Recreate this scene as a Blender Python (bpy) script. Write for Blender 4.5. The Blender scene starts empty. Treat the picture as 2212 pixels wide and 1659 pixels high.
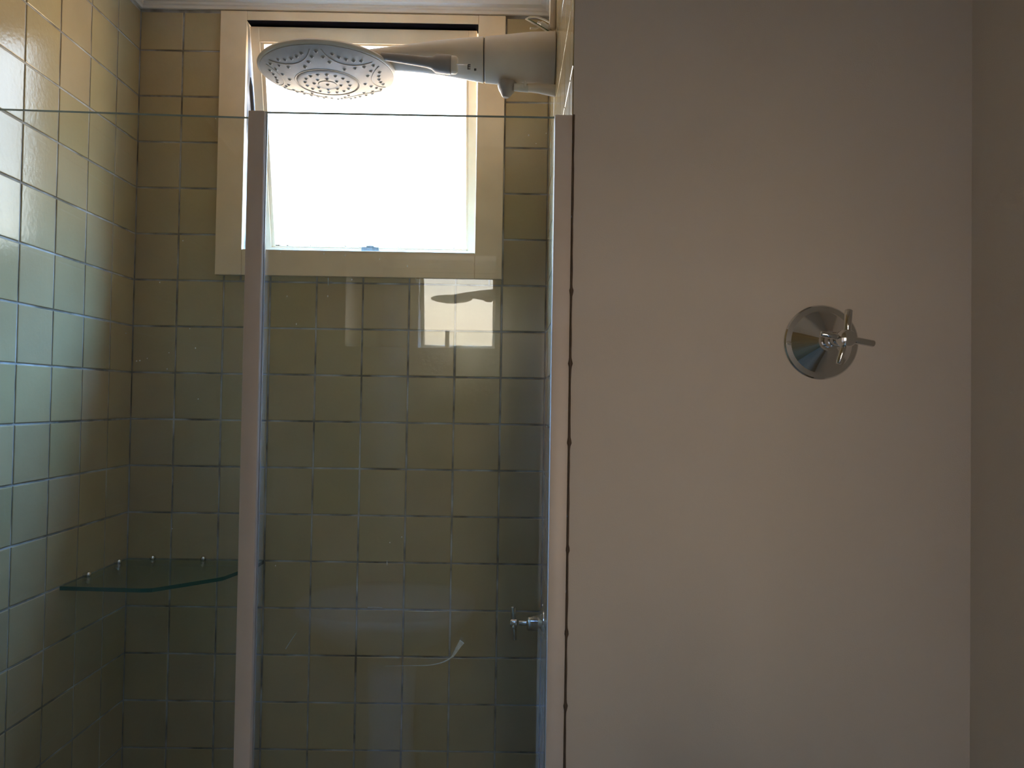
import bpy, bmesh, math, random
from mathutils import Vector, Matrix
random.seed(7)
S = bpy.context.scene
COL = S.collection
PI = math.pi

# ------------------------------------------------------------------ camera
H = 1.5                                     # camera height
F_PX, YAW, PITCH, ROLL = 1679.8, 0.00623, 0.02079, 0.01569
fwd = Vector((math.sin(YAW)*math.cos(PITCH), math.cos(YAW)*math.cos(PITCH), math.sin(PITCH)))
rt = Vector((math.cos(YAW), -math.sin(YAW), 0))
up = rt.cross(fwd)
r2 = rt*math.cos(ROLL) + up*math.sin(ROLL)
u2 = -rt*math.sin(ROLL) + up*math.cos(ROLL)
cd = bpy.data.cameras.new('camera')
cam = bpy.data.objects.new('camera', cd)
COL.objects.link(cam)
M = Matrix((r2, u2, -fwd)).transposed().to_4x4()
M.translation = Vector((0, 0, H))
cam.matrix_world = M
cd.sensor_width = 36
cd.lens = F_PX/2212*36
cd.clip_start = 0.02
S.camera = cam

# ------------------------------------------------------------------ view, world, portal
S.view_settings.view_transform = 'Standard'
S.view_settings.look = 'None'
S.view_settings.exposure = 2.12
S.view_settings.gamma = 1
S.view_settings.use_curve_mapping = False
cy = S.cycles
cy.max_bounces = 14
cy.diffuse_bounces = 7
cy.glossy_bounces = 6
cy.transmission_bounces = 8
cy.transparent_max_bounces = 24
cy.sample_clamp_indirect = 12
cy.caustics_refractive = False
cy.use_denoising = True

w = bpy.data.worlds.new('world')
S.world = w
w.use_nodes = True
nt = w.node_tree
nt.nodes.clear()
tc = nt.nodes.new('ShaderNodeTexCoord')
sx = nt.nodes.new('ShaderNodeSeparateXYZ')
nt.links.new(tc.outputs['Generated'], sx.inputs[0])
mr = nt.nodes.new('ShaderNodeMapRange')
mr.inputs[1].default_value = -0.5
mr.inputs[2].default_value = 1.0
nt.links.new(sx.outputs['Z'], mr.inputs[0])
cr = nt.nodes.new('ShaderNodeValToRGB')
nt.links.new(mr.outputs[0], cr.inputs[0])
e = cr.color_ramp.elements
SKY = [(0.0, (0.21, 0.16, 0.11)), (0.30, (0.25, 0.195, 0.13)), (0.35, (0.26, 0.21, 0.16)), (0.41, (0.29, 0.262, 0.21)), (0.47, (0.175, 0.20, 0.225)), (0.60, (0.155, 0.20, 0.24)), (0.70, (0.50, 1.12, 2.25)), (1.0, (0.46, 1.05, 2.25))]
e[0].position = SKY[0][0]; e[0].color = SKY[0][1] + (1,)
e[1].position = SKY[-1][0]; e[1].color = SKY[-1][1] + (1,)
for p_, c_ in SKY[1:-1]:
    q = e.new(p_); q.color = c_ + (1,)
bg = nt.nodes.new('ShaderNodeBackground')
bg.inputs['Strength'].default_value = 12.0
nt.links.new(cr.outputs[0], bg.inputs[0])
wo = nt.nodes.new('ShaderNodeOutputWorld')
nt.links.new(bg.outputs[0], wo.inputs[0])

pl = bpy.data.lights.new('window_portal', 'AREA')
pl.shape = 'RECTANGLE'; pl.size = 0.72; pl.size_y = 0.74
po = bpy.data.objects.new('window_portal', pl)
COL.objects.link(po)
po.location = (-0.357, 2.09, 2.12)
pl.size_y = 0.80
po.rotation_euler = (-PI/2, 0, 0)
pl.cycles.is_portal = True
# added fill: daylight from an unseen far window, through the rear opening
pl2 = bpy.data.lights.new('fill_window_portal', 'AREA')
pl2.shape = 'RECTANGLE'; pl2.size = 0.70; pl2.size_y = 0.93
po2 = bpy.data.objects.new('fill_window_portal', pl2)
COL.objects.link(po2)
po2.location = (0.77, -3.56, 1.465)
po2.rotation_euler = (PI/2, 0, 0)
pl2.cycles.is_portal = True

# ------------------------------------------------------------------ materials
def srgb(r, g, b):
    def f(c):
        c /= 255
        return c/12.92 if c <= .04045 else ((c+.055)/1.055)**2.4
    return (f(r), f(g), f(b), 1)

def mat(name, col, rough=.5, metal=0.0, noise=0.0, nscale=40, bump=0.0, bscale=200, spec=.5, col2=None, attr=None):
    m = bpy.data.materials.new(name)
    m.use_nodes = True
    t = m.node_tree
    b = t.nodes['Principled BSDF']
    b.inputs['Roughness'].default_value = rough
    b.inputs['Metallic'].default_value = metal
    b.inputs['Specular IOR Level'].default_value = spec
    tcn = t.nodes.new('ShaderNodeTexCoord')
    geo = t.nodes.new('ShaderNodeNewGeometry')
    n = t.nodes.new('ShaderNodeTexNoise')
    n.inputs['Scale'].default_value = nscale
    n.inputs['Detail'].default_value = 4
    t.links.new(geo.outputs['Position'], n.inputs['Vector'])
    mx = t.nodes.new('ShaderNodeMix'); mx.data_type = 'RGBA'
    c2 = col2 or tuple(c*(1-noise) for c in col[:3]) + (1,)
    mx.inputs[6].default_value = col
    mx.inputs[7].default_value = c2
    rmp = t.nodes.new('ShaderNodeMapRange')
    rmp.inputs[1].default_value = .35; rmp.inputs[2].default_value = .65
    t.links.new(n.outputs['Fac'], rmp.inputs[0])
    t.links.new(rmp.outputs[0], mx.inputs[0])
    out = mx.outputs[2]
    if attr:
        a = t.nodes.new('ShaderNodeAttribute'); a.attribute_name = attr
        m2 = t.nodes.new('ShaderNodeMix'); m2.data_type = 'RGBA'; m2.blend_type = 'MULTIPLY'
        m2.inputs[0].default_value = 1
        t.links.new(out, m2.inputs[6]); t.links.new(a.outputs['Color'], m2.inputs[7])
        out = m2.outputs[2]
    t.links.new(out, b.inputs['Base Color'])
    if bump:
        nb = t.nodes.new('ShaderNodeTexNoise')
        nb.inputs['Scale'].default_value = bscale
        nb.inputs['Detail'].default_value = 3
        t.links.new(geo.outputs['Position'], nb.inputs['Vector'])
        bp = t.nodes.new('ShaderNodeBump')
        bp.inputs['Strength'].default_value = bump
        bp.inputs['Distance'].default_value = .001
        t.links.new(nb.outputs['Fac'], bp.inputs['Height'])
        t.links.new(bp.outputs[0], b.inputs['Normal'])
    return m

def thin_glass(name, tint, f0=.04, dirt=0.0, rough=0.0, dirtcol=(.7, .72, .7, 1)):
    """pane surface: Schlick reflection over straight-through transmission"""
    m = bpy.data.materials.new(name); m.use_nodes = True
    t = m.node_tree; t.nodes.clear()
    o = t.nodes.new('ShaderNodeOutputMaterial')
    geo = t.nodes.new('ShaderNodeNewGeometry')
    dot = t.nodes.new('ShaderNodeVectorMath'); dot.operation = 'DOT_PRODUCT'
    t.links.new(geo.outputs['Incoming'], dot.inputs[0]); t.links.new(geo.outputs['Normal'], dot.inputs[1])
    ab = t.nodes.new('ShaderNodeMath'); ab.operation = 'ABSOLUTE'; t.links.new(dot.outputs['Value'], ab.inputs[0])
    s1 = t.nodes.new('ShaderNodeMath'); s1.operation = 'SUBTRACT'; s1.inputs[0].default_value = 1; s1.use_clamp = True
    t.links.new(ab.outputs[0], s1.inputs[1])
    p5 = t.nodes.new('ShaderNodeMath'); p5.operation = 'POWER'; p5.inputs[1].default_value = 5
    t.links.new(s1.outputs[0], p5.inputs[0])
    ma = t.nodes.new('ShaderNodeMath'); ma.operation = 'MULTIPLY_ADD'
    ma.inputs[1].default_value = 1-f0; ma.inputs[2].default_value = f0
    t.links.new(p5.outputs[0], ma.inputs[0])
    tr = t.nodes.new('ShaderNodeBsdfTransparent'); tr.inputs[0].default_value = tint
    gl = t.nodes.new('ShaderNodeBsdfGlossy'); gl.inputs['Roughness'].default_value = rough
    mx = t.nodes.new('ShaderNodeMixShader')
    t.links.new(ma.outputs[0], mx.inputs[0]); t.links.new(tr.outputs[0], mx.inputs[1]); t.links.new(gl.outputs[0], mx.inputs[2])
    last = mx
    if dirt:
        n = t.nodes.new('ShaderNodeTexNoise'); n.inputs['Scale'].default_value = 14; n.inputs['Detail'].default_value = 8
        n.inputs['Roughness'].default_value = .7
        t.links.new(geo.outputs['Position'], n.inputs['Vector'])
        mp = t.nodes.new('ShaderNodeMapRange'); mp.inputs[1].default_value = .5; mp.inputs[2].default_value = .8
        mp.inputs[3].default_value = dirt*.3; mp.inputs[4].default_value = dirt
        t.links.new(n.outputs['Fac'], mp.inputs[0])
        df = t.nodes.new('ShaderNodeBsdfDiffuse'); df.inputs[0].default_value = dirtcol
        m3 = t.nodes.new('ShaderNodeMixShader')
        t.links.new(mp.outputs[0], m3.inputs[0]); t.links.new(mx.outputs[0], m3.inputs[1]); t.links.new(df.outputs[0], m3.inputs[2])
        last = m3
    t.links.new(last.outputs[0], o.inputs[0])
    return m

TILE = mat('glazed_tile', (0.45, 0.35, 0.19, 1), rough=.17, noise=.08, nscale=9, bump=.25, bscale=130, attr='tone')
GROUT = mat('grout', (0.50, 0.49, 0.46, 1), rough=.9, nscale=13, col2=(.15, .125, .09, 1), bump=.4)
PLASTER = mat('painted_plaster', (0.82, 0.745, 0.68, 1), rough=.75, noise=.04, nscale=5, bump=.25, bscale=500, spec=.2)
REARP = mat('olive_paint', (0.40, 0.34, 0.23, 1), rough=.5, noise=.06, nscale=6)
CEIL = mat('white_gypsum', (0.82, 0.75, 0.66, 1), rough=.7, noise=.06, nscale=6, bump=.1)
CREAM = mat('cream_enamel', (0.86, 0.67, 0.43, 1), rough=.38, noise=.10, nscale=12, bump=.12, bscale=120)
GAPSHADE = mat('gap_shade_black', (0.005, 0.003, 0.003, 1), rough=1, noise=.2, spec=.05)  # near black that paints the shade in the gap over the sash
ALU = mat('anodised_aluminium', (0.84, 0.74, 0.68, 1), rough=.5, metal=.1, noise=.05, nscale=15, spec=.5)
SEAL = mat('aged_silicone', (0.15, 0.105, 0.08, 1), rough=.7, noise=.35, nscale=60)
PLASTIC = mat('white_plastic', (0.70, 0.64, 0.55, 1), rough=.38, noise=.12, nscale=10, bump=.05, bscale=80)
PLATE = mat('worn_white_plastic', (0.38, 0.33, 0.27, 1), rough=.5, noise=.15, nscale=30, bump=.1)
GREYPL = mat('grey_plastic', (0.30, 0.28, 0.27, 1), rough=.45, noise=.1)
NOZ = mat('nozzle_rubber', (0.10, 0.085, 0.07, 1), rough=.6, noise=.2)
RIMW = mat('nozzle_collar', (0.50, 0.47, 0.43, 1), rough=.45, noise=.05)
CHROME = mat('chrome', (0.72, 0.72, 0.72, 1), rough=.06, metal=1.0, noise=.03)
CLEARPL = mat('clear_plastic', (0.62, 0.62, 0.56, 1), rough=.2, noise=.1)
GREENW = mat('green_wire', (0.06, 0.12, 0.05, 1), rough=.4, noise=.1)
WHITEW = mat('white_wire', (0.72, 0.70, 0.62, 1), rough=.4, noise=.1)
CERAMIC = mat('white_ceramic', (0.80, 0.80, 0.80, 1), rough=.08, noise=.02)
FLOOR = mat('beige_floor_tile', (0.34, 0.28, 0.20, 1), rough=.35, noise=.15, nscale=8)
INK = mat('black_ink', (0.03, 0.03, 0.03, 1), rough=.6, noise=.1)
GLASS = thin_glass('clear_glass', (.96, .975, .965, 1), dirt=.035)
PANE = thin_glass('window_glass', (.97, .97, .97, 1), dirt=.05)
SHELFG = thin_glass('green_glass', (.80, .90, .86, 1), dirt=.02)
EDGEG = mat('green_glass_edge', (0.004, 0.075, 0.055, 1), rough=.12, noise=.1)
EDGEL = mat('pale_glass_edge', (0.30, 0.34, 0.31, 1), rough=.2, noise=.15)
MIRROR = mat('mirror_silver', (0.86, 0.86, 0.86, 1), rough=0.0, metal=1.0)
GRIME = mat('mildew', (0.10, 0.09, 0.05, 1), rough=.9, noise=.3)
GLINTFILM = mat('glint_and_film', (0.55, 0.66, 0.68, 1), rough=.4, noise=.25, nscale=300)  # pale tone for painted basin highlights and smears on the glass
SPOT = mat('dried_drop', (0.85, 0.85, 0.80, 1), rough=.4, noise=.05)

# ------------------------------------------------------------------ helpers
def link(name, bm, mats, parent=None, smooth=False, loc=None):
    me = bpy.data.meshes.new(name)
    bm.normal_update()
    base = Vector((0, 0, 0))
    if parent is not None:
        p = parent
        while p is not None:
            base += p.location
            p = p.parent
    if loc is None and parent is None:
        loc = Vector((0, 0, 0))
    off = base + (Vector(loc) if loc is not None else Vector((0, 0, 0)))
    bmesh.ops.translate(bm, verts=bm.verts, vec=-off)
    bm.to_mesh(me); bm.free()
    for m in (mats if isinstance(mats, (list, tuple)) else [mats]):
        me.materials.append(m)
    if smooth:
        for p_ in me.polygons:
            p_.use_smooth = True
    o = bpy.data.objects.new(name, me)
    COL.objects.link(o)
    if parent is not None:
        o.parent = parent
    if loc is not None:
        o.location = loc
    return o

def thing(name, loc, label, cat, group=None):
    o = bpy.data.objects.new(name, None)
    COL.objects.link(o)
    o.location = loc
    o.empty_display_size = .05
    o['label'] = label; o['category'] = cat
    if group: o['group'] = group
    return o

def structure(o):
    o['kind'] = 'structure'
    return o

def box(bm, x0, x1, y0, y1, z0, z1, bevel=0, seg=2, mi=0):
    vs = [bm.verts.new(p) for p in ((x0, y0, z0), (x1, y0, z0), (x1, y1, z0), (x0, y1, z0), (x0, y0, z1), (x1, y0, z1), (x1, y1, z1), (x0, y1, z1))]
    fs = [bm.faces.new([vs[i] for i in q]) for q in ((3, 2, 1, 0), (4, 5, 6, 7), (0, 1, 5, 4), (1, 2, 6, 5), (2, 3, 7, 6), (3, 0, 4, 7))]
    for f in fs: f.material_index = mi
    if bevel:
        es = set()
        for f in fs: es.update(f.edges)
        bmesh.ops.bevel(bm, geom=list(es), offset=bevel, segments=seg, profile=.5, affect='EDGES', material=-1)
    return bm

def NB(): return bmesh.new()

def basis(axis):
    a = Vector(axis).normalized()
    h = Vector((0, 0, 1)) if abs(a.z) < .9 else Vector((1, 0, 0))
    u = a.cross(h).normalized(); v = a.cross(u).normalized()
    return a, u, v

def lathe(bm, c, axis, prof, seg=40, mi=0, cap0=True, cap1=True):
    """prof: list of (distance along axis, radius)"""
    c = Vector(c); a, u, v = basis(axis)
    rings = []
    for d, r in prof:
        if r < 1e-6:
            rings.append([bm.verts.new(c + a*d)])
        else:
            rings.append([bm.verts.new(c + a*d + u*(r*math.cos(2*PI*i/seg)) + v*(r*math.sin(2*PI*i/seg))) for i in range(seg)])
    fs = []
    for A, B in zip(rings, rings[1:]):
        for i in range(seg):
            j = (i+1) % seg
            if len(A) == 1 and len(B) == 1: continue
            if len(A) == 1: fs.append(bm.faces.new((A[0], B[i], B[j])))
            elif len(B) == 1: fs.append(bm.faces.new((A[i], B[0], A[j])))
            else: fs.append(bm.faces.new((A[i], B[i], B[j], A[j])))
    if cap0 and len(rings[0]) > 1: fs.append(bm.faces.new(rings[0]))
    if cap1 and len(rings[-1]) > 1: fs.append(bm.faces.new(list(reversed(rings[-1]))))
    for f in fs: f.material_index = mi
    bmesh.ops.recalc_face_normals(bm, faces=fs)
    return bm

def tube(bm, pts, rad, seg=14, mi=0):
    pts = [Vector(p) for p in pts]
    rads = rad if isinstance(rad, (list, tuple)) else [rad]*len(pts)
    rings = []; pu = None
    for i, p in enumerate(pts):
        d = (pts[min(i+1, len(pts)-1)] - pts[max(i-1, 0)]).normalized()
        if pu is None: _, u, v = basis(d)
        else:
            u = (pu - d*pu.dot(d)).normalized(); v = d.cross(u).normalized()
        pu = u
        rings.append([bm.verts.new(p + u*(rads[i]*math.cos(2*PI*k/seg)) + v*(rads[i]*math.sin(2*PI*k/seg))) for k in range(seg)])
    fs = []
    for A, B in zip(rings, rings[1:]):
        for i in range(seg):
            j = (i+1) % seg
            fs.append(bm.faces.new((A[i], B[i], B[j], A[j])))
    fs.append(bm.faces.new(rings[0])); fs.append(bm.faces.new(list(reversed(rings[-1]))))
    for f in fs: f.material_index = mi
    bmesh.ops.recalc_face_normals(bm, faces=fs)
    return bm

def curve_pts(pts, n=8):
    """Catmull-Rom through pts"""
    P = [Vector(p) for p in pts]; P = [P[0]*2-P[1]] + P + [P[-1]*2-P[-2]]
    out = []
    for i in range(1, len(P)-2):
        for k in range(n):
            t = k/n
            out.append(.5*((2*P[i]) + (P[i+1]-P[i-1])*t + (2*P[i-1]-5*P[i]+4*P[i+1]-P[i+2])*t*t + (3*P[i]-P[i-1]-3*P[i+1]+P[i+2])*t**3))
    out.append(P[-2])
    return out

def shade_auto(o, ang=35):
    for p_ in o.data.polygons: p_.use_smooth = True
    try:
        o.data.set_sharp_from_angle(angle=math.radians(ang))
    except Exception:
        pass
    return o

# ------------------------------------------------------------------ room measures
T = .11
Z0 = 1.8443            # shower back wall (Y)
XL = -.8892            # left wall (X)
XR = .0909             # tiled side of the partition (X)
YF = 1.132             # painted front of the partition (Y)
XRW = .678             # right wall of the room
YR = -.67              # rear wall
ZC = 2.47              # ceiling
YB = Z0+.20            # outer face of the window wall
ROW0, PZ = 2.3208, .10982
BX0 = -.8956
LC0 = 1.85015
GAP = .0042; REL = .0017

def tile_cells(bm, org, U, V, N, us, vs, hole=None):
    """glazed tiles of one wall, each with a chamfered edge and its own slight tilt"""
    cl = bm.loops.layers.float_color['tone']
    org = Vector(org); U = Vector(U); V = Vector(V); N = Vector(N)
    for u0, u1 in us:
        for v0, v1 in vs:
            cells = [(u0, u1, v0, v1)]
            if hole:
                hu0, hu1, hv0, hv1 = hole
                if u1 > hu0 and u0 < hu1 and v1 > hv0 and v0 < hv1:
                    cells = []
                    if u0 < hu0: cells.append((u0, hu0, v0, v1))
                    if u1 > hu1: cells.append((hu1, u1, v0, v1))
                    a, b = max(u0, hu0), min(u1, hu1)
                    if v0 < hv0: cells.append((a, b, v0, hv0))
                    if v1 > hv1: cells.append((a, b, hv1, v1))
            k = random.uniform(.94, 1.04)
            tone = (k*random.uniform(.98, 1.02), k, k*random.uniform(.93, 1.04), 1)
            tx, ty = random.gauss(0, .0022), random.gauss(0, .0022)
            for a, b, c, d in cells:
                if b-a < .008 or d-c < .008: continue
                j = random.uniform(-.0004, .0004)
                a += GAP/2+j; b -= GAP/2-j; c += GAP/2; d -= GAP/2
                ch = .0012
                mu, mv = (a+b)/2, (c+d)/2
                def P(u, v, n): return org + U*u + V*v + N*(n + (u-mu)*tx + (v-mv)*ty)
                lo = [bm.verts.new(org+U*u+V*v+N*-.0004) for u, v in ((a, c), (b, c), (b, d), (a, d))]
                mid = [bm.verts.new(P(u, v, REL*.62)) for u, v in ((a, c), (b, c), (b, d), (a, d))]
                hi = [bm.verts.new(P(u, v, REL)) for u, v in ((a+ch, c+ch), (b-ch, c+ch), (b-ch, d-ch), (a+ch, d-ch))]
                fs = [bm.faces.new(hi)]
                for A, B in ((lo, mid), (mid, hi)):
                    for i in range(4):
                        fs.append(bm.faces.new((A[i], A[(i+1) % 4], B[(i+1) % 4], B[i])))
                if fs[0].normal.length == 0: bm.normal_update()
                fs[0].normal_update()
                if fs[0].normal.dot(N) < 0:
                    for f in fs: f.normal_flip()
                for f in fs:
                    f.material_index = 1
                    for l in f.loops: l[cl] = tone

def tone_layer(bm): bm.loops.layers.float_color.new('tone'); return bm

zlines = [ROW0 - k*PZ for k in range(0, 23)]
ZTOP = 2.4205
rows = [(ZTOP-.012, ZTOP-.0121)]
rows = [(b, a) for a, b in zip(zlines, zlines[1:])]
rows.insert(0, (ROW0, min(ROW0+PZ*.855, ZTOP-.006)))
rows = [r for r in rows if r[0] > -.1]
# left wall
bm = tone_layer(NB())
box(bm, XL-.12, XL, YR-.1, YB, 0, ZC+.1)
ycols = [(max(LC0-(j+1)*T, YR), min(LC0-j*T, Z0-.001)) for j in range(0, 23)]
tile_cells(bm, (XL, 0, 0), (0, 1, 0), (0, 0, 1), (1, 0, 0), [c for c in ycols if c[1] > YR], rows)
structure(link('wall_left', bm, [GROUT, TILE]))
# back wall with the window opening
OX0, OX1, OZ0, OZ1 = -.6310, -.0815, 1.8467, 2.392        # clear opening inside the casing
HX0, HX1, HZ0, HZ1 = OX0-.005, OX1+.035, OZ0-.012, OZ1+.020   # hole in the masonry
bm = tone_layer(NB())
for a, b, c, d in ((XL-.02, HX0, 0, ZC+.1), (HX1, XR+.02, 0, ZC+.1), (HX0, HX1, 0, HZ0), (HX0, HX1, HZ1, ZC+.1)):
    box(bm, a, b, Z0, Z0+.11 if c > 2 else YB, c, d)
xcols = [(max(BX0+i*T, XL+.001), min(BX0+(i+1)*T, XR-.001)) for i in range(0, 9)]
tile_cells(bm, (0, Z0, 0), (1, 0, 0), (0, 0, 1), (0, -1, 0), [c for c in xcols if c[1]-c[0] > .01], rows, hole=(HX0, HX1, HZ0, HZ1))
structure(link('wall_back', bm, [GROUT, TILE]))
# partition: painted towards the room, tiled towards the shower
bm = tone_layer(NB())
box(bm, XR, XRW+.1, YF, YB, 0, ZC+.1, mi=2)
ycr = [(max(LC0-(j+1)*T, YF+.001), min(LC0-j*T, Z0-.001)) for j in range(0, 7)]
bmesh.ops.translate(bm, verts=[v for v in bm.verts if abs(v.co.x-XR) < 1e-5], vec=(0, 0, 0))
for f in bm.faces:
    f.normal_update()
    if f.normal.x < -.9: f.material_index = 0
tile_cells(bm, (XR, 0, 0), (0, 1, 0), (0, 0, 1), (-1, 0, 0), [c for c in ycr if c[1]-c[0] > .01], rows)
structure(link('wall_partition', bm, [GROUT, TILE, PLASTER]))
# remaining room
bm = NB(); box(bm, XRW, XRW+.1, YR-.1, YF, 0, ZC+.1); structure(link('wall_right', bm, PLASTER))
bm = NB()   # rear wall with an added opening at its right end for fill light
DX0, DX1, DZ = .13, .672, 1.78  # head height chosen to dim the painted wall's top
box(bm, XL-.02, DX0, YR-.1, YR, 0, ZC+.1); box(bm, DX1, XRW+.1, YR-.1, YR, 0, ZC+.1); box(bm, DX0, DX1, YR-.1, YR, DZ, ZC+.1); box(bm, .31, .61, YR-.1, YR, 0, 1.2)  # last box: low block added to shade the lower painted wall
structure(link('wall_rear', bm, REARP))
# unseen room added for fill light: far wall with window, sides, floor, ceiling
FY = -3.5
bm = NB()
box(bm, -.2, .42, FY-.1, FY, 0, 2.6); box(bm, 1.12, 1.6, FY-.1, FY, 0, 2.6); box(bm, .42, 1.12, FY-.1, FY, 0, 1.0); box(bm, .42, 1.12, FY-.1, FY, 1.93, 2.6)
structure(link('wall_fill_far', bm, PLASTER))
bm = NB(); box(bm, -.3, -.2, FY-.1, YR-.1, 0, 2.6); structure(link('wall_fill_left', bm, PLASTER))
bm = NB(); box(bm, 1.5, 1.6, FY, YR-.1, 0, 2.6); structure(link('wall_fill_right', bm, PLASTER))
bm = NB(); box(bm, XRW+.1, 1.6, YR-.1, YR, 0, 2.6); structure(link('wall_fill_front', bm, PLASTER))
bm = NB(); box(bm, -.3, 1.6, FY-.1, YR-.1, -.1, 0); structure(link('floor_fill', bm, FLOOR))
bm = NB(); box(bm, -.3, 1.6, FY-.1, YR-.1, ZC, ZC+.1); structure(link('ceiling_fill', bm, CEIL))
bm = NB(); box(bm, XL-.12, XRW+.1, YR-.1, YB, -.1, 0); structure(link('floor', bm, FLOOR))
bm = NB(); box(bm, XL-.12, XRW+.1, YR-.1, YB, ZC, ZC+.1); structure(link('ceiling', bm, CEIL))

# stepped plaster moulding where the shower walls meet the ceiling
def moulding(name, p0, p1, nrm, m0, m1):
    """profile swept from p0 to p1, nrm = into the room; m0, m1 = mitre signs"""
    prof = [(0, ZTOP), (.006, ZTOP), (.008, ZTOP+.006), (.012, ZTOP+.008), (.013, ZTOP+.013), (.024, ZTOP+.016),
            (.028, ZTOP+.026), (.036, ZTOP+.031), (.040, ZTOP+.040), (.052, ZTOP+.044), (.054, ZC), (0, ZC)]
    p0 = Vector(p0); p1 = Vector(p1); n = Vector(nrm); d = (p1-p0).normalized()
    bm = NB()
    A = [bm.verts.new(Vector((p0.x, p0.y, z)) + n*o + d*(o*m0)) for o, z in prof]
    B = [bm.verts.new(Vector((p1.x, p1.y, z)) + n*o - d*(o*m1)) for o, z in prof]
    for i in range(len(prof)):
        j = (i+1) % len(prof)
        bm.faces.new((A[i], A[j], B[j], B[i]))
    bm.faces.new(A); bm.faces.new(list(reversed(B)))
    bmesh.ops.recalc_face_normals(bm, faces=bm.faces)
    return structure(link(name, bm, CEIL))
moulding('trim_1', (XL, Z0, 0), (XR, Z0, 0), (0, -1, 0), 1, 1)
moulding('trim_2', (XL, YR, 0), (XL, Z0, 0), (1, 0, 0), 0, 1)
moulding('trim_3', (XR, YF, 0), (XR, Z0, 0), (-1, 0, 0), 0, 1)
# door threshold under the glass
bm = NB(); box(bm, XL, XR, 1.10, 1.20, 0, .05, bevel=.004)
structure(link('trim_4', bm, CERAMIC))

# ------------------------------------------------------------------ window
win = bpy.data.objects.new('window_1', None); COL.objects.link(win)
win.location = ((OX0+OX1)/2, Z0, OZ0); structure(win)
CX0, CX1, CZ0, CZ1 = -.6935, -.0170, 1.7850, 2.4135
yf, ybk = Z0-.014, Z0-.0005
bm = NB()
box(bm, CX0, OX0, yf, ybk, CZ0, CZ1, bevel=.0015)
box(bm, OX1, CX1, yf, ybk, CZ0, CZ1, bevel=.0015)
box(bm, OX0+.0002, OX1-.0002, yf+.0004, ybk, CZ0+.0002, OZ0, bevel=.0012)
box(bm, OX0+.0002, OX1-.0002, yf+.0004, ybk, OZ1, CZ1-.0002, bevel=.0012)
link('casing', bm, CREAM, win)
bm = NB()   # near-black strip under the casing head, painting the gap's shade over the sash
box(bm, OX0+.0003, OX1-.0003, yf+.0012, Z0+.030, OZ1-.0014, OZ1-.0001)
link('head_gap_shade', bm, GAPSHADE, win)
# top-hung sash, swung outward
ang = math.radians(15)
HZ = OZ1-.0060; HY = Z0+.006
SX0, SX1 = OX0+.0012, OX1-.0045
SL = .538; ST = .022
def sp(x, s, t):    # s down along the sash, t = outward thickness
    return Vector((x, HY + s*math.sin(ang) + t*math.cos(ang), HZ - s*math.cos(ang) + t*math.sin(ang)))
def sbox(bm, x0, x1, s0, s1, t0, t1, bev=.001):
    vs = [bm.verts.new(sp(x, s, t)) for x, s, t in ((x0, s0, t0), (x1, s0, t0), (x1, s1, t0), (x0, s1, t0), (x0, s0, t1), (x1, s0, t1), (x1, s1, t1), (x0, s1, t1))]
    fs = [bm.faces.new([vs[i] for i in q]) for q in ((0, 1, 2, 3), (7, 6, 5, 4), (1, 0, 4, 5), (2, 1, 5, 6), (3, 2, 6, 7), (0, 3, 7, 4))]
    bmesh.ops.recalc_face_normals(bm, faces=fs)
    if bev:
        es = set()
        for f in fs: es.update(f.edges)
        bmesh.ops.bevel(bm, geom=list(es), offset=bev, segments=2, profile=.5, affect='EDGES')
bm = NB()
sbox(bm, SX0, SX0+.021, 0, SL, 0, ST)
sbox(bm, SX1-.020, SX1, 0, SL, 0, ST)
sbox(bm, SX0+.020, SX1-.020, 0, .034, .0003, ST)
sbox(bm, SX0+.020, SX1-.020, SL-.015, SL, .0003, ST)
# glazing bead
sbox(bm, SX0+.021, SX0+.029, .034, SL-.015, .006, ST-.004, .0006)
sbox(bm, SX1-.026, SX1-.020, .034, SL-.015, .006, ST-.004, .0006)
sbox(bm, SX0+.026, SX1-.026, .034, .038, .006, ST-.004, .0006)
sbox(bm, SX0+.026, SX1-.026, SL-.019, SL-.015, .006, ST-.004, .0006)
sash = link('sash', bm, CREAM, win)
bm = NB(); sbox(bm, SX0+.022, SX1-.022, .036, SL-.016, .010, .0135, 0)
link('pane', bm, PANE, sash)
bm = NB()   # worn catch in the middle of the lower rail
sbox(bm, -.378, -.334, SL-.0205, SL-.007, -.003, .003, .001)
sbox(bm, -.366, -.346, SL-.024, SL-.020, -.002, .002, .001)
link('catch', bm, mat('tarnished_metal', (.22, .23, .22, 1), rough=.5, metal=.6, noise=.4, nscale=150), sash)
bm = NB()   # mildew crumbs along the lower bead
for i in range(150):
    s_ = SL-.019-abs(random.gauss(0, .0018)); x_ = random.uniform(SX0+.026, SX1-.026)
    if i < 40: x_ = SX0+.027+abs(random.gauss(0, .03))
    r_ = random.uniform(.0006, .0017)
    c_ = sp(x_, s_, .0095)
    bmesh.ops.create_icosphere(bm, subdivisions=1, radius=r_, matrix=Matrix.Translation(c_))
for i in range(26):
    s_ = SL-.03-abs(random.gauss(0, .06)); r_ = random.uniform(.0004, .001)
    bmesh.ops.create_icosphere(bm, subdivisions=1, radius=r_, matrix=Matrix.Translation(sp(SX0+.0275+random.uniform(0, .0012), s_, .0095)))
mil = link('mildew', bm, GRIME, sash); mil['kind'] = 'stuff'
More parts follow.
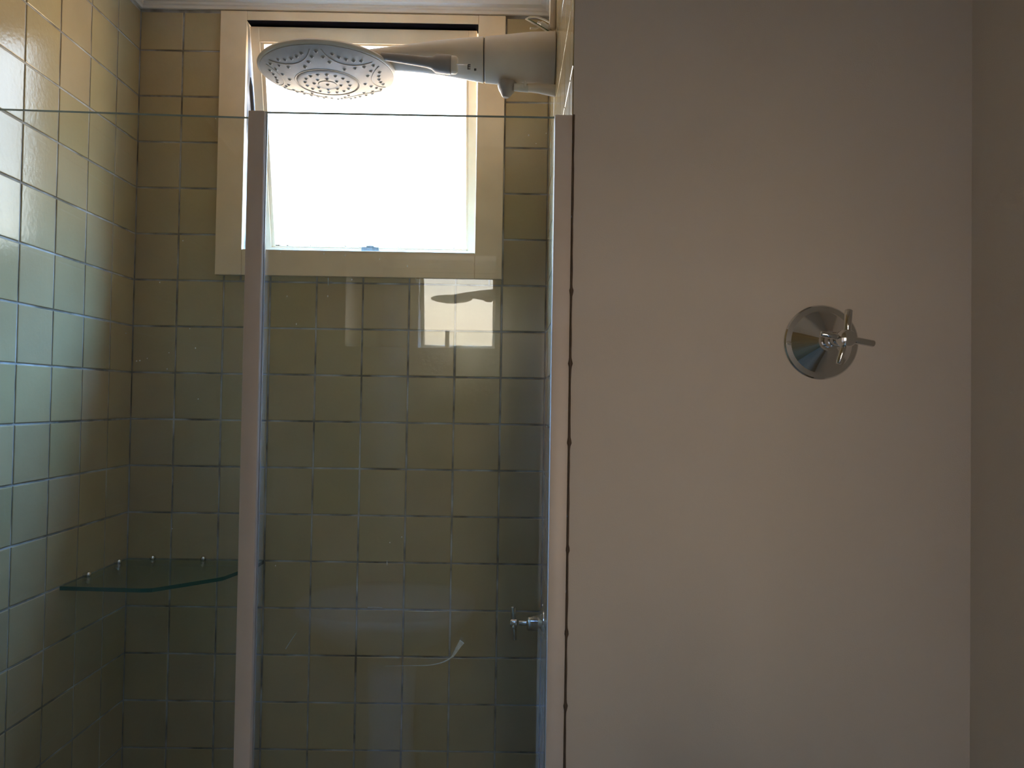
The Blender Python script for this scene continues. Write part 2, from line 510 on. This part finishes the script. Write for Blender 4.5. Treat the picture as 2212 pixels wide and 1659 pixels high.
# dark stay arm in the left gap
bm = NB()
pts = [(OX0+.006, Z0+.004, 2.262), (OX0+.0062, Z0+.010, 2.235), (OX0+.0068, Z0+.018, 2.205), (OX0+.0075, Z0+.028, 2.165), (OX0+.008, Z0+.038, 2.13)]
tube(bm, curve_pts(pts, 5), [.001, .002, .003, .004]+[.005]*16+[.003], seg=8)
link('stay_arm', bm, INK, win, smooth=True)

# ------------------------------------------------------------------ shower enclosure
def glass_sheet(name, a, b, thick, z0, z1, parent, edge):
    """upright sheet between plan points a and b"""
    a = Vector((a[0], a[1], 0)); b = Vector((b[0], b[1], 0))
    d = (b-a).normalized(); n = Vector((-d.y, d.x, 0))*thick/2
    bm = NB()
    c = [a-n, b-n, b+n, a+n]
    lo = [bm.verts.new((p.x, p.y, z0)) for p in c]; hi = [bm.verts.new((p.x, p.y, z1)) for p in c]
    for i in range(4):
        f = bm.faces.new((lo[i], lo[(i+1) % 4], hi[(i+1) % 4], hi[i])); f.material_index = 0 if i in (0, 2) else 1
    f = bm.faces.new(hi); f.material_index = 1
    f = bm.faces.new(list(reversed(lo))); f.material_index = 1
    return link(name, bm, [GLASS, edge], parent)
ZG = 1.9215
scr = thing('shower_screen', (-.15, 1.15, .05), 'fixed clear glass shower screen held by two grey aluminium posts, beside the painted wall', 'shower screen')
glass_sheet('glass_panel', (-.380, 1.149), (.080, 1.149), .008, .052, ZG, scr, EDGEL)
bm = NB()
box(bm, -.3855, -.3615, 1.132, 1.1448, .0505, 1.9185, bevel=.0018)
shade_auto(link('upright_post', bm, ALU, scr))
bm = NB(); box(bm, -.3613, -.3595, 1.1405, 1.1446, .0505, 1.9165)
link('gasket', bm, mat('clear_gasket', (.42, .43, .44, 1), rough=.25, noise=.1), scr)
bm = NB()
box(bm, .0637, .0898, 1.130, 1.1448, .0505, 1.9195, bevel=.0018)
shade_auto(link('wall_channel', bm, ALU, scr))
bm = NB()   # brown silicone bead along the wall, with lumps
zz = [.052 + i*(1.919-.052)/420 for i in range(421)]
rr = []
for z_ in zz:
    r_ = .0013 + .0002*math.sin(z_*53) + .00015*math.sin(z_*131)
    for zc in (1.66, 1.555, 1.44, 1.285, 1.165, 1.060, .96, .7):
        r_ += .0020*math.exp(-((z_-zc)/.0045)**2)
    rr.append(r_)
tube(bm, [(.0915, 1.1290, z_) for z_ in zz], rr, seg=8)
link('silicone_bead', bm, SEAL, scr, smooth=True)
bm = NB()   # dried water drops
rnd = random.Random(3)
dr = [(595, 1222), (836, 1216), (842, 1172), (868, 1160), (606, 545), (700, 548), (760, 604), (898, 602), (708, 640), (620, 640), (1180, 288), (1142, 292), (1158, 310), (745, 552), (880, 575), (1172, 1307), (820, 560), (640, 700)]
def on_y(px, py, Y):
    d = fwd + r2*(px-1106)/F_PX + u2*(829.5-py)/F_PX
    return Vector((d.x*Y/d.y, Y, H + d.z*Y/d.y))
for px_, py_ in dr:
    c_ = on_y(px_, py_, 1.1447)
    bmesh.ops.create_icosphere(bm, subdivisions=1, radius=rnd.uniform(.0006, .0011), matrix=Matrix.Translation(c_) @ Matrix.Diagonal((1, .3, rnd.uniform(.9, 2.0), 1)))
o = link('dried_drops', bm, SPOT, scr); o['kind'] = 'stuff'

door = thing('shower_door', (-.62, 1.163, .05), 'frameless clear glass shower door at the left, reaching the tiled side wall', 'shower door')
glass_sheet('glass_panel', (-.870, 1.151), (-.3765, 1.1735), .008, .052, ZG, door, EDGEL)
bm = NB()
for px_, py_ in [(302, 779), (318, 774), (365, 762), (410, 710), (422, 752), (361, 797), (295, 780), (272, 720), (466, 256), (428, 862), (372, 1142), (395, 520), (345, 610)]:
    Y_ = 1.158
    c_ = on_y(px_, py_, Y_)
    Y_ = 1.151 + (c_.x+.870)*.0456 - .0043
    c_ = on_y(px_, py_, Y_)
    bmesh.ops.create_icosphere(bm, subdivisions=1, radius=rnd.uniform(.0006, .0012), matrix=Matrix.Translation(c_) @ Matrix.Diagonal((1, .3, 1.1, 1)))
o = link('dried_drops', bm, SPOT, door); o['kind'] = 'stuff'

# basin highlights painted as pale film on the fixed pane, plus small smears
def add_glint_smear(pts, rad):
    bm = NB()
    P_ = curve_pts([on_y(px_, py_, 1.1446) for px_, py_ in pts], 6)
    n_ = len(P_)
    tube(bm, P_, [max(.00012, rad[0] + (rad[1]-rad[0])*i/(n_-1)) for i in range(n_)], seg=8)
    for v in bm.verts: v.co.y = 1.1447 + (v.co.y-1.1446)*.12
    return link('glint_and_smear', bm, GLINTFILM, scr)
add_glint_smear([(832, 1439), (880, 1438), (925, 1437), (955, 1431), (975, 1420), (982, 1411), (987, 1403)], (.0001, .0015))['label'] = 'long curved painted basin highlight'
add_glint_smear([(977, 1419), (984, 1408), (991, 1396), (998, 1386)], (.0014, .0040))['label'] = 'short broad painted basin highlight'
add_glint_smear([(617, 1402), (627, 1386), (640, 1367)], (.0005, .0002))  # thin basin highlight painted as a streak
add_glint_smear([(836, 1211), (836, 1221)], (.0004, .0004))
add_glint_smear([(709, 600), (709, 616)], (.0008, .0006))
add_glint_smear([(794, 1312), (812, 1312), (826, 1313)], (.0004, .0003))

# ------------------------------------------------------------------ electric shower
YS = 1.605
sh = thing('electric_shower', (XR, YS, 2.2), 'white electric shower with wide round spray head, mounted high on the tiled side wall', 'shower')
def loft(bm, st, seg=48, mi=0, sq=2.2, sqb=1.35):
    """st: x, z top, z bottom, half depth, y centre"""
    rings = []
    for x, zt, zb, hy, yc in st:
        zc, hz = (zt+zb)/2, (zt-zb)/2
        ring = []
        for i in range(seg):
            a = 2*PI*i/seg; c, s = math.cos(a), math.sin(a)
            q = sq if s > 0 else sqb
            ring.append(bm.verts.new((x, yc + hy*math.copysign(abs(c)**(2/q), c), zc + hz*math.copysign(abs(s)**(2/q), s))))
        rings.append(ring)
    fs = []
    for A, B in zip(rings, rings[1:]):
        for i in range(seg):
            j = (i+1) % seg
            fs.append(bm.faces.new((A[i], B[i], B[j], A[j])))
    fs.append(bm.faces.new(rings[0])); fs.append(bm.faces.new(list(reversed(rings[-1]))))
    for f in fs: f.material_index = mi
    bmesh.ops.recalc_face_normals(bm, faces=fs)
bm = NB()   # wall cover
loft(bm, [(.0885, 2.262, 2.148, .050, YS), (.0870, 2.265, 2.146, .052, YS), (.04, 2.262, 2.149, .052, YS), (-.0555, 2.250, 2.1585, .0495, YS), (-.0570, 2.2485, 2.160, .0475, YS)])
shade_auto(link('rear_cover', bm, PLASTIC, sh))
bm = NB(); loft(bm, [(.0904, 2.258, 2.152, .046, YS), (.0882, 2.258, 2.152, .046, YS)])
link('wall_gasket', bm, INK, sh)
bm = NB(); loft(bm, [(-.0595, 2.247, 2.161, .0465, YS), (-.0565, 2.247, 2.161, .0465, YS)])
link('seam_ring', bm, INK, sh)
bm = NB()   # tapering arm that ends over the spray head
loft(bm, [(-.0590, 2.2485, 2.160, .0475, YS), (-.0605, 2.250, 2.1585, .0495, YS), (-.104, 2.246, 2.1665, .046, YS), (-.152, 2.241, 2.174, .041, YS),
          (-.200, 2.2345, 2.1785, .036, YS), (-.240, 2.2285, 2.181, .033, YS), (-.285, 2.2220, 2.182, .031, YS), (-.335, 2.213, 2.181, .030, YS),
          (-.375, 2.203, 2.180, .028, YS), (-.400, 2.192, 2.180, .020, YS)])
shade_auto(link('arm', bm, PLASTIC, sh), 50)
# spray head
HC = Vector((-.383, YS, 2.1775)); R = .1405
tilt = Vector((.012, 0, -1)).normalized()
bm = NB()
lathe(bm, HC, -tilt, [(-.0055, .1345), (-.0045, .1375), (-.002, R-.0008), (.001, R), (.005, R-.003), (.010, R-.018), (.016, R-.055), (.019, .03), (.0195, 0)], seg=72, cap0=True)
head = link('spray_head', bm, PLASTIC, sh)
shade_auto(head, 50)
def plate_d(r): return .0285 - .0225*(r/.1355)**2.2
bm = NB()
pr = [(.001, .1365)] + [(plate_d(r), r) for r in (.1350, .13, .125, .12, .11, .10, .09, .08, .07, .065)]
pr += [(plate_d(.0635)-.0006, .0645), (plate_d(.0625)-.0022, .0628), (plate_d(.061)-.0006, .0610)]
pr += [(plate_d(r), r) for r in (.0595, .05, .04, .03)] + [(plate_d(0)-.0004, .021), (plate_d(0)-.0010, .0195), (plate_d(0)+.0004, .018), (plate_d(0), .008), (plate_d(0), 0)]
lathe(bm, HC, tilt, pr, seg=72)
aT, uT, vT = basis(tilt)
def on_plate(x, y, lift=0):    # x to the right, y away from camera
    r = math.hypot(x, y)
    ex = Vector((1, 0, tilt.x)).normalized(); ey = Vector((0, 1, 0))
    return HC + ex*x + ey*y + tilt*(plate_d(r)+lift)
# raised petal arcs
arcs = []
for k in range(6):
    th = math.radians(62 + 60*k)
    cx_, cy_ = .168*math.cos(th), .168*math.sin(th)
    arcs.append((cx_, cy_, .0765))
    pts = []
    for i in range(-14, 15):
        a = th + PI + math.radians(i*3.1)
        x_, y_ = cx_ + .0765*math.cos(a), cy_ + .0765*math.sin(a)
        if math.hypot(x_, y_) < .131: pts.append(on_plate(x_, y_, -.0002))
    tube(bm, pts, .0013, seg=6)
ringp = [on_plate(.0655*math.cos(a), .0655*math.sin(a), -.0003) for a in [2*PI*i/60 for i in range(61)]]
tube(bm, ringp, .0012, seg=6)
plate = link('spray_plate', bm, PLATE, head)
shade_auto(plate, 40)
nb = NB()
lathe(nb, (0, 0, 0), (0, 0, -1), [(-.001, .0034), (.0006, .0032), (.0010, .0024)], seg=12, mi=0)
lathe(nb, (0, 0, 0), (0, 0, -1), [(.0008, .0021), (.0019, .0017)], seg=10, mi=1)
noz = bpy.data.meshes.new('nozzle'); nb.to_mesh(noz); nb.free()
noz.materials.append(RIMW); noz.materials.append(NOZ)
spots = [(0, 0)]
spots += [(.027*math.cos(math.radians(a)), .027*math.sin(math.radians(a))) for a in range(10, 370, 45)]
spots += [(.0455*math.cos(math.radians(a)), .0455*math.sin(math.radians(a))) for a in [10+i*22.5 for i in range(16)]]
for k in range(6):
    th = math.radians(62+60*k)
    for da, rr_ in ((-15, .1145), (-8, .1085), (0, .106), (8, .1085), (15, .1145)):
        a = th + math.radians(da); spots.append((rr_*math.cos(a), rr_*math.sin(a)))
    tv = th + math.radians(30)
    for da, rr_ in ((0, .118), (-6, .104), (6, .104), (-13, .090), (13, .090), (-24, .0765)):
        a = tv + math.radians(da); spots.append((rr_*math.cos(a), rr_*math.sin(a)))
for x_, y_ in spots[:100]:
    o = bpy.data.objects.new('nozzle', noz); COL.objects.link(o)
    o.parent = head
    o.scale = (1.25, 1.25, 1.1)
    p = on_plate(x_, y_, -.0001)
    r_ = math.hypot(x_, y_)
    sl = 2.2*.0225*r_**1.2/.1355**2.2
    nrm = Vector((x_/(r_+1e-9)*sl, y_/(r_+1e-9)*sl, -1)).normalized() if r_ > 0 else Vector((0, 0, -1))
    o.location = p - sh.location
    o.rotation_mode = 'QUATERNION'
    o.rotation_quaternion = (-nrm).to_track_quat('Z', 'Y')
    # keep the hierarchy one level under the head
# hand-shower branch in front of the arm
yb = YS-.062
bm = NB()
P = [(-.262, yb+.006, 2.186), (-.235, yb, 2.181), (-.200, yb, 2.177), (-.172, yb, 2.1735), (-.160, yb, 2.172), (-.152, yb, 2.171), (-.128, yb, 2.169), (-.122, yb, 2.1685)]
tube(bm, P, [.0075, .0085, .0095, .0105, .0125, .0185, .0192, .0185], seg=24)
shade_auto(link('side_outlet', bm, GREYPL, sh), 50)
bm = NB()
lathe(bm, (-.1215, yb, 2.1685), (1, 0, -.03), [(0, .0178), (.009, .0172), (.0125, .014), (.0125, 0)], seg=28)
box(bm, -.110, -.088, yb-.0185, yb-.0165, 2.1618, 2.1640, bevel=.0005)
shade_auto(link('outlet_cap', bm, PLASTIC, sh), 40)
# printed marks on the underside
bm = NB()
for dz in (0, .0042, .0084):
    box(bm, -.0905, -.0845, YS-.0445, YS-.0425, 2.1680+dz, 2.1700+dz)
box(bm, -.0905, -.0885, YS-.0445, YS-.0425, 2.1680, 2.1784)
box(bm, -.0770, -.0725, YS-.0445, YS-.0425, 2.1655, 2.1700)
link('printed_mark', bm, INK, sh)
# selector knob and water inlet under the cover
bm = NB()
lathe(bm, (-.009, YS-.010, 2.156), (-.12, 0, -1), [(0, .020), (.008, .0205), (.016, .017), (.022, .0125), (.028, .009), (.031, .006), (.0315, 0)], seg=10)
shade_auto(link('selector_knob', bm, GREYPL, sh), 40)
bm = NB()
tube(bm, [(.004, YS-.02, 2.1430), (.020, YS-.02, 2.1425), (.034, YS-.02, 2.1415)], [.0075, .0088, .0085], seg=20)
box(bm, .024, .030, YS-.031, YS-.028, 2.1405, 2.1530, bevel=.001)
shade_auto(link('inlet_nut', bm, CLEARPL, sh), 40)
bm = NB()
tube(bm, [(.033, YS-.02, 2.1425), (.055, YS-.02, 2.1415), (.075, YS-.02, 2.139), (.0900, YS-.02, 2.137)], [.0085, .010, .0115, .012], seg=24)
shade_auto(link('inlet_pipe', bm, PLASTIC, sh), 50)

# wires and conduit above the shower
wr = thing('wire_connector', (.07, YS, 2.272), 'loose green and white wire ends joined on top of the electric shower body', 'wires')
bm = NB()
tube(bm, curve_pts([(.031, YS-.008, 2.2900), (.050, YS-.008, 2.2800), (.072, YS-.004, 2.2690), (.080, YS, 2.2640)], 5), .0022, seg=8)
link('green_wire', bm, GREENW, wr, smooth=True)['label'] = 'dark green wire'
bm = NB()
tube(bm, curve_pts([(.026, YS-.012, 2.2895), (.046, YS-.012, 2.2785), (.066, YS-.008, 2.2690), (.074, YS-.006, 2.2630)], 5), .0015, seg=8)
tube(bm, curve_pts([(.036, YS-.006, 2.2725), (.046, YS-.004, 2.2735), (.056, YS, 2.2790), (.070, YS+.004, 2.2840), (.083, YS+.004, 2.2830)], 5), .0024, seg=8)
tube(bm, curve_pts([(.029, YS, 2.2955), (.036, YS, 2.2990), (.050, YS+.002, 2.3005), (.066, YS+.004, 2.2960), (.084, YS+.004, 2.2860)], 5), .0020, seg=8)
link('white_wire', bm, WHITEW, wr, smooth=True)['label'] = 'pale wires'
bm = NB()
tube(bm, curve_pts([(.052, YS+.004, 2.2900), (.062, YS+.002, 2.2860), (.073, YS, 2.2760), (.082, YS, 2.2660)], 5), [.003]*4+[.0055]*8+[.004]*4, seg=8)
link('clamp', bm, CLEARPL, wr, smooth=True)
bm = NB()
box(bm, .0765, .0885, YS-.012, YS+.012, 2.272, ZTOP+.02, bevel=.0015)
o = shade_auto(link('cable_conduit', bm, PLASTIC, None, loc=(.0825, YS, 2.272)))
o['label'] = 'short white plastic cable conduit running down from the ceiling moulding to the shower'; o['category'] = 'conduit'

# ------------------------------------------------------------------ chrome valves
def cross_handle(hub, axis, arms, parent, scale=1.0, armr=.0045):
    """hub centre, axis outwards, arms = list of (unit direction, length, radius)"""
    hub = Vector(hub)
    bm = NB()
    lathe(bm, hub - Vector(axis)*.010*scale, axis, [(0, .0095*scale), (.002*scale, .0122*scale), (.014*scale, .0124*scale), (.0185*scale, .0105*scale), (.020*scale, .006*scale), (.0203*scale, 0)], seg=32)
    h = shade_auto(link('handle', bm, CHROME, parent), 40)
    for d, L, r_ in arms:
        d = Vector(d).normalized()
        bm = NB()
        lathe(bm, hub, d, [(.008*scale, r_*.85), (.012*scale, r_), (L-.002, r_), (L-.0006, r_*.85), (L, r_*.6), (L, 0)], seg=20)
        shade_auto(link('lever', bm, CHROME, h), 40)
    return h
vc = Vector((.4573, YF, 1.5915))
val = thing('shower_valve', vc, 'chrome wall valve with round cone flange and cross handle on the plain painted wall', 'valve')
ax = Vector((0, -1, 0))
bm = NB()
lathe(bm, vc, ax, [(.0002, .0545), (.0022, .0543), (.0040, .0525), (.0046, .0450), (.0062, .0430), (.0260, .0155), (.0275, .0140), (.0330, .0136), (.0335, .0105)], seg=72)
shade_auto(link('escutcheon', bm, CHROME, val), 20)
bm = NB()
lathe(bm, vc, ax, [(.030, .0110), (.050, .0108), (.0505, .0092), (.076, .0090), (.078, .0085)], seg=32)
shade_auto(link('stem', bm, CHROME, val), 30)
hub = vc + Vector((0.000, -.085, -.0012))
cross_handle(hub, ax, [((.09, .0, 1), .040, .0052), ((1, 0, -.17), .039, .0048), ((-.30, 0, -1), .036, .0040), ((-1, 0, .17), .036, .0040)], val)

sc = Vector((XR, 1.760, 1.0))
stv = thing('stop_valve', sc, 'small chrome stop valve with cross handle, low on the tiled side wall behind the glass', 'valve')
ax = Vector((-1, 0, 0))
bm = NB()
lathe(bm, sc, ax, [(.0002, .036), (.003, .0355), (.010, .024), (.0135, .0182)], seg=48)
shade_auto(link('escutcheon', bm, CHROME, stv), 25)
bm = NB()
lathe(bm, sc, ax, [(.010, .0172), (.0125, .0182), (.0345, .0182), (.0365, .0172), (.0385, .0150), (.040, .0060)], seg=40)
shade_auto(link('body', bm, CHROME, stv), 25)
bm = NB(); lathe(bm, sc, ax, [(.038, .0062), (.056, .0062)], seg=24)
shade_auto(link('stem', bm, CHROME, stv), 30)
cross_handle(sc + ax*.068, ax, [((-.05, -.12, 1), .038, .0058), ((.10, .05, -1), .0400, .0055), ((0, -1, -.05), .034, .0045), ((0, 1, .05), .034, .0045)], stv, scale=.85)

# ------------------------------------------------------------------ glass corner shelf
ZS = 1.1145
plan = [(XL+.0025, Z0-.0025), (XL+.0025, 1.566), (-.72, 1.557), (-.700, 1.561), (-.606, 1.657), (-.598, 1.668), (-.566, 1.80), (-.566, Z0-.0025)]
bm = NB()
hi = [bm.verts.new((x, y, ZS)) for x, y in plan]; lo = [bm.verts.new((x, y, ZS-.008)) for x, y in plan]
f = bm.faces.new(list(reversed(hi))); f.material_index = 0
f = bm.faces.new(lo); f.material_index = 0
for i in range(len(plan)):
    j = (i+1) % len(plan)
    f = bm.faces.new((lo[i], lo[j], hi[j], hi[i])); f.material_index = 0 if i in (0, 7) else 1
bmesh.ops.recalc_face_normals(bm, faces=bm.faces)
shf = thing('corner_shelf', (XL, Z0, ZS-.008), 'green-edged glass corner shelf on four small chrome studs in the tiled corner', 'shelf')
link('glass_shelf', bm, [SHELFG, EDGEG], shf)
for px_, wall in ((332, 'b'), (444, 'b'), (0, 'l1'), (0, 'l2')):
    bm = NB()
    if wall == 'b':
        x_ = -.823 if px_ == 332 else -.705
        c_ = Vector((x_, Z0-REL, ZS)); a_ = Vector((0, -1, 0))
    else:
        c_ = Vector((XL+REL, 1.785 if wall == 'l1' else 1.655, ZS)); a_ = Vector((1, 0, 0))
    lathe(bm, c_ + Vector((0, 0, .0035)), a_, [(0, .0045), (.003, .0045), (.005, .0060), (.009, .0066), (.013, .0058), (.0155, .0032), (.0162, 0)], seg=24)
    lathe(bm, c_ + Vector((0, 0, -.0115)), a_, [(0, .0045), (.010, .0050), (.0125, .0035), (.0132, 0)], seg=20)
    shade_auto(link('stud', bm, CHROME, shf), 40)

# ------------------------------------------------------------------ behind the camera: seen only as reflections in the glass
mir = thing('wall_mirror', (-.30, YR, 1.57), 'frameless rectangular mirror on the rear wall, mirrored in the shower glass with the bright window', 'mirror')
bm = NB(); box(bm, -.62, -.05, YR, YR+.005, 1.695, 2.05)
link('mirror_glass', bm, MIRROR, mir)
bs = thing('washbasin', (-.40, YR, 0), 'white ceramic pedestal washbasin under the mirror, seen as a pale reflection in the shower glass', 'washbasin')
bm = NB()
rings = []
for z_, hx, dy, back in ((.60, .10, .22, .0), (.64, .18, .33, 0), (.70, .25, .44, 0), (.76, .29, .51, 0), (.795, .305, .54, 0), (.805, .303, .538, 0), (.800, .275, .50, .06), (.74, .25, .46, .08), (.69, .16, .36, .14), (.68, .05, .28, .2)):
    ring = []
    for i in range(40):
        a = 2*PI*i/40; c, s = math.cos(a), math.sin(a)
        x_ = hx*math.copysign(abs(c)**(2/2.6), c); yy = math.copysign(abs(s)**(2/2.6), s)
        ring.append(bm.verts.new((-.40+x_, YR+.002+back + (dy-back)*(yy+1)/2, z_)))
    rings.append(ring)
for A, B in zip(rings, rings[1:]):
    for i in range(40):
        bm.faces.new((A[i], A[(i+1) % 40], B[(i+1) % 40], B[i]))
bm.faces.new(list(reversed(rings[0]))); bm.faces.new(rings[-1])
bmesh.ops.recalc_face_normals(bm, faces=bm.faces)
link('bowl', bm, CERAMIC, bs, smooth=True)
bm = NB(); lathe(bm, (-.40, YR+.13, 0), (0, 0, 1), [(0, .11), (.05, .10), (.3, .08), (.55, .09), (.66, .10)], seg=32)
link('pedestal', bm, CERAMIC, bs, smooth=True)
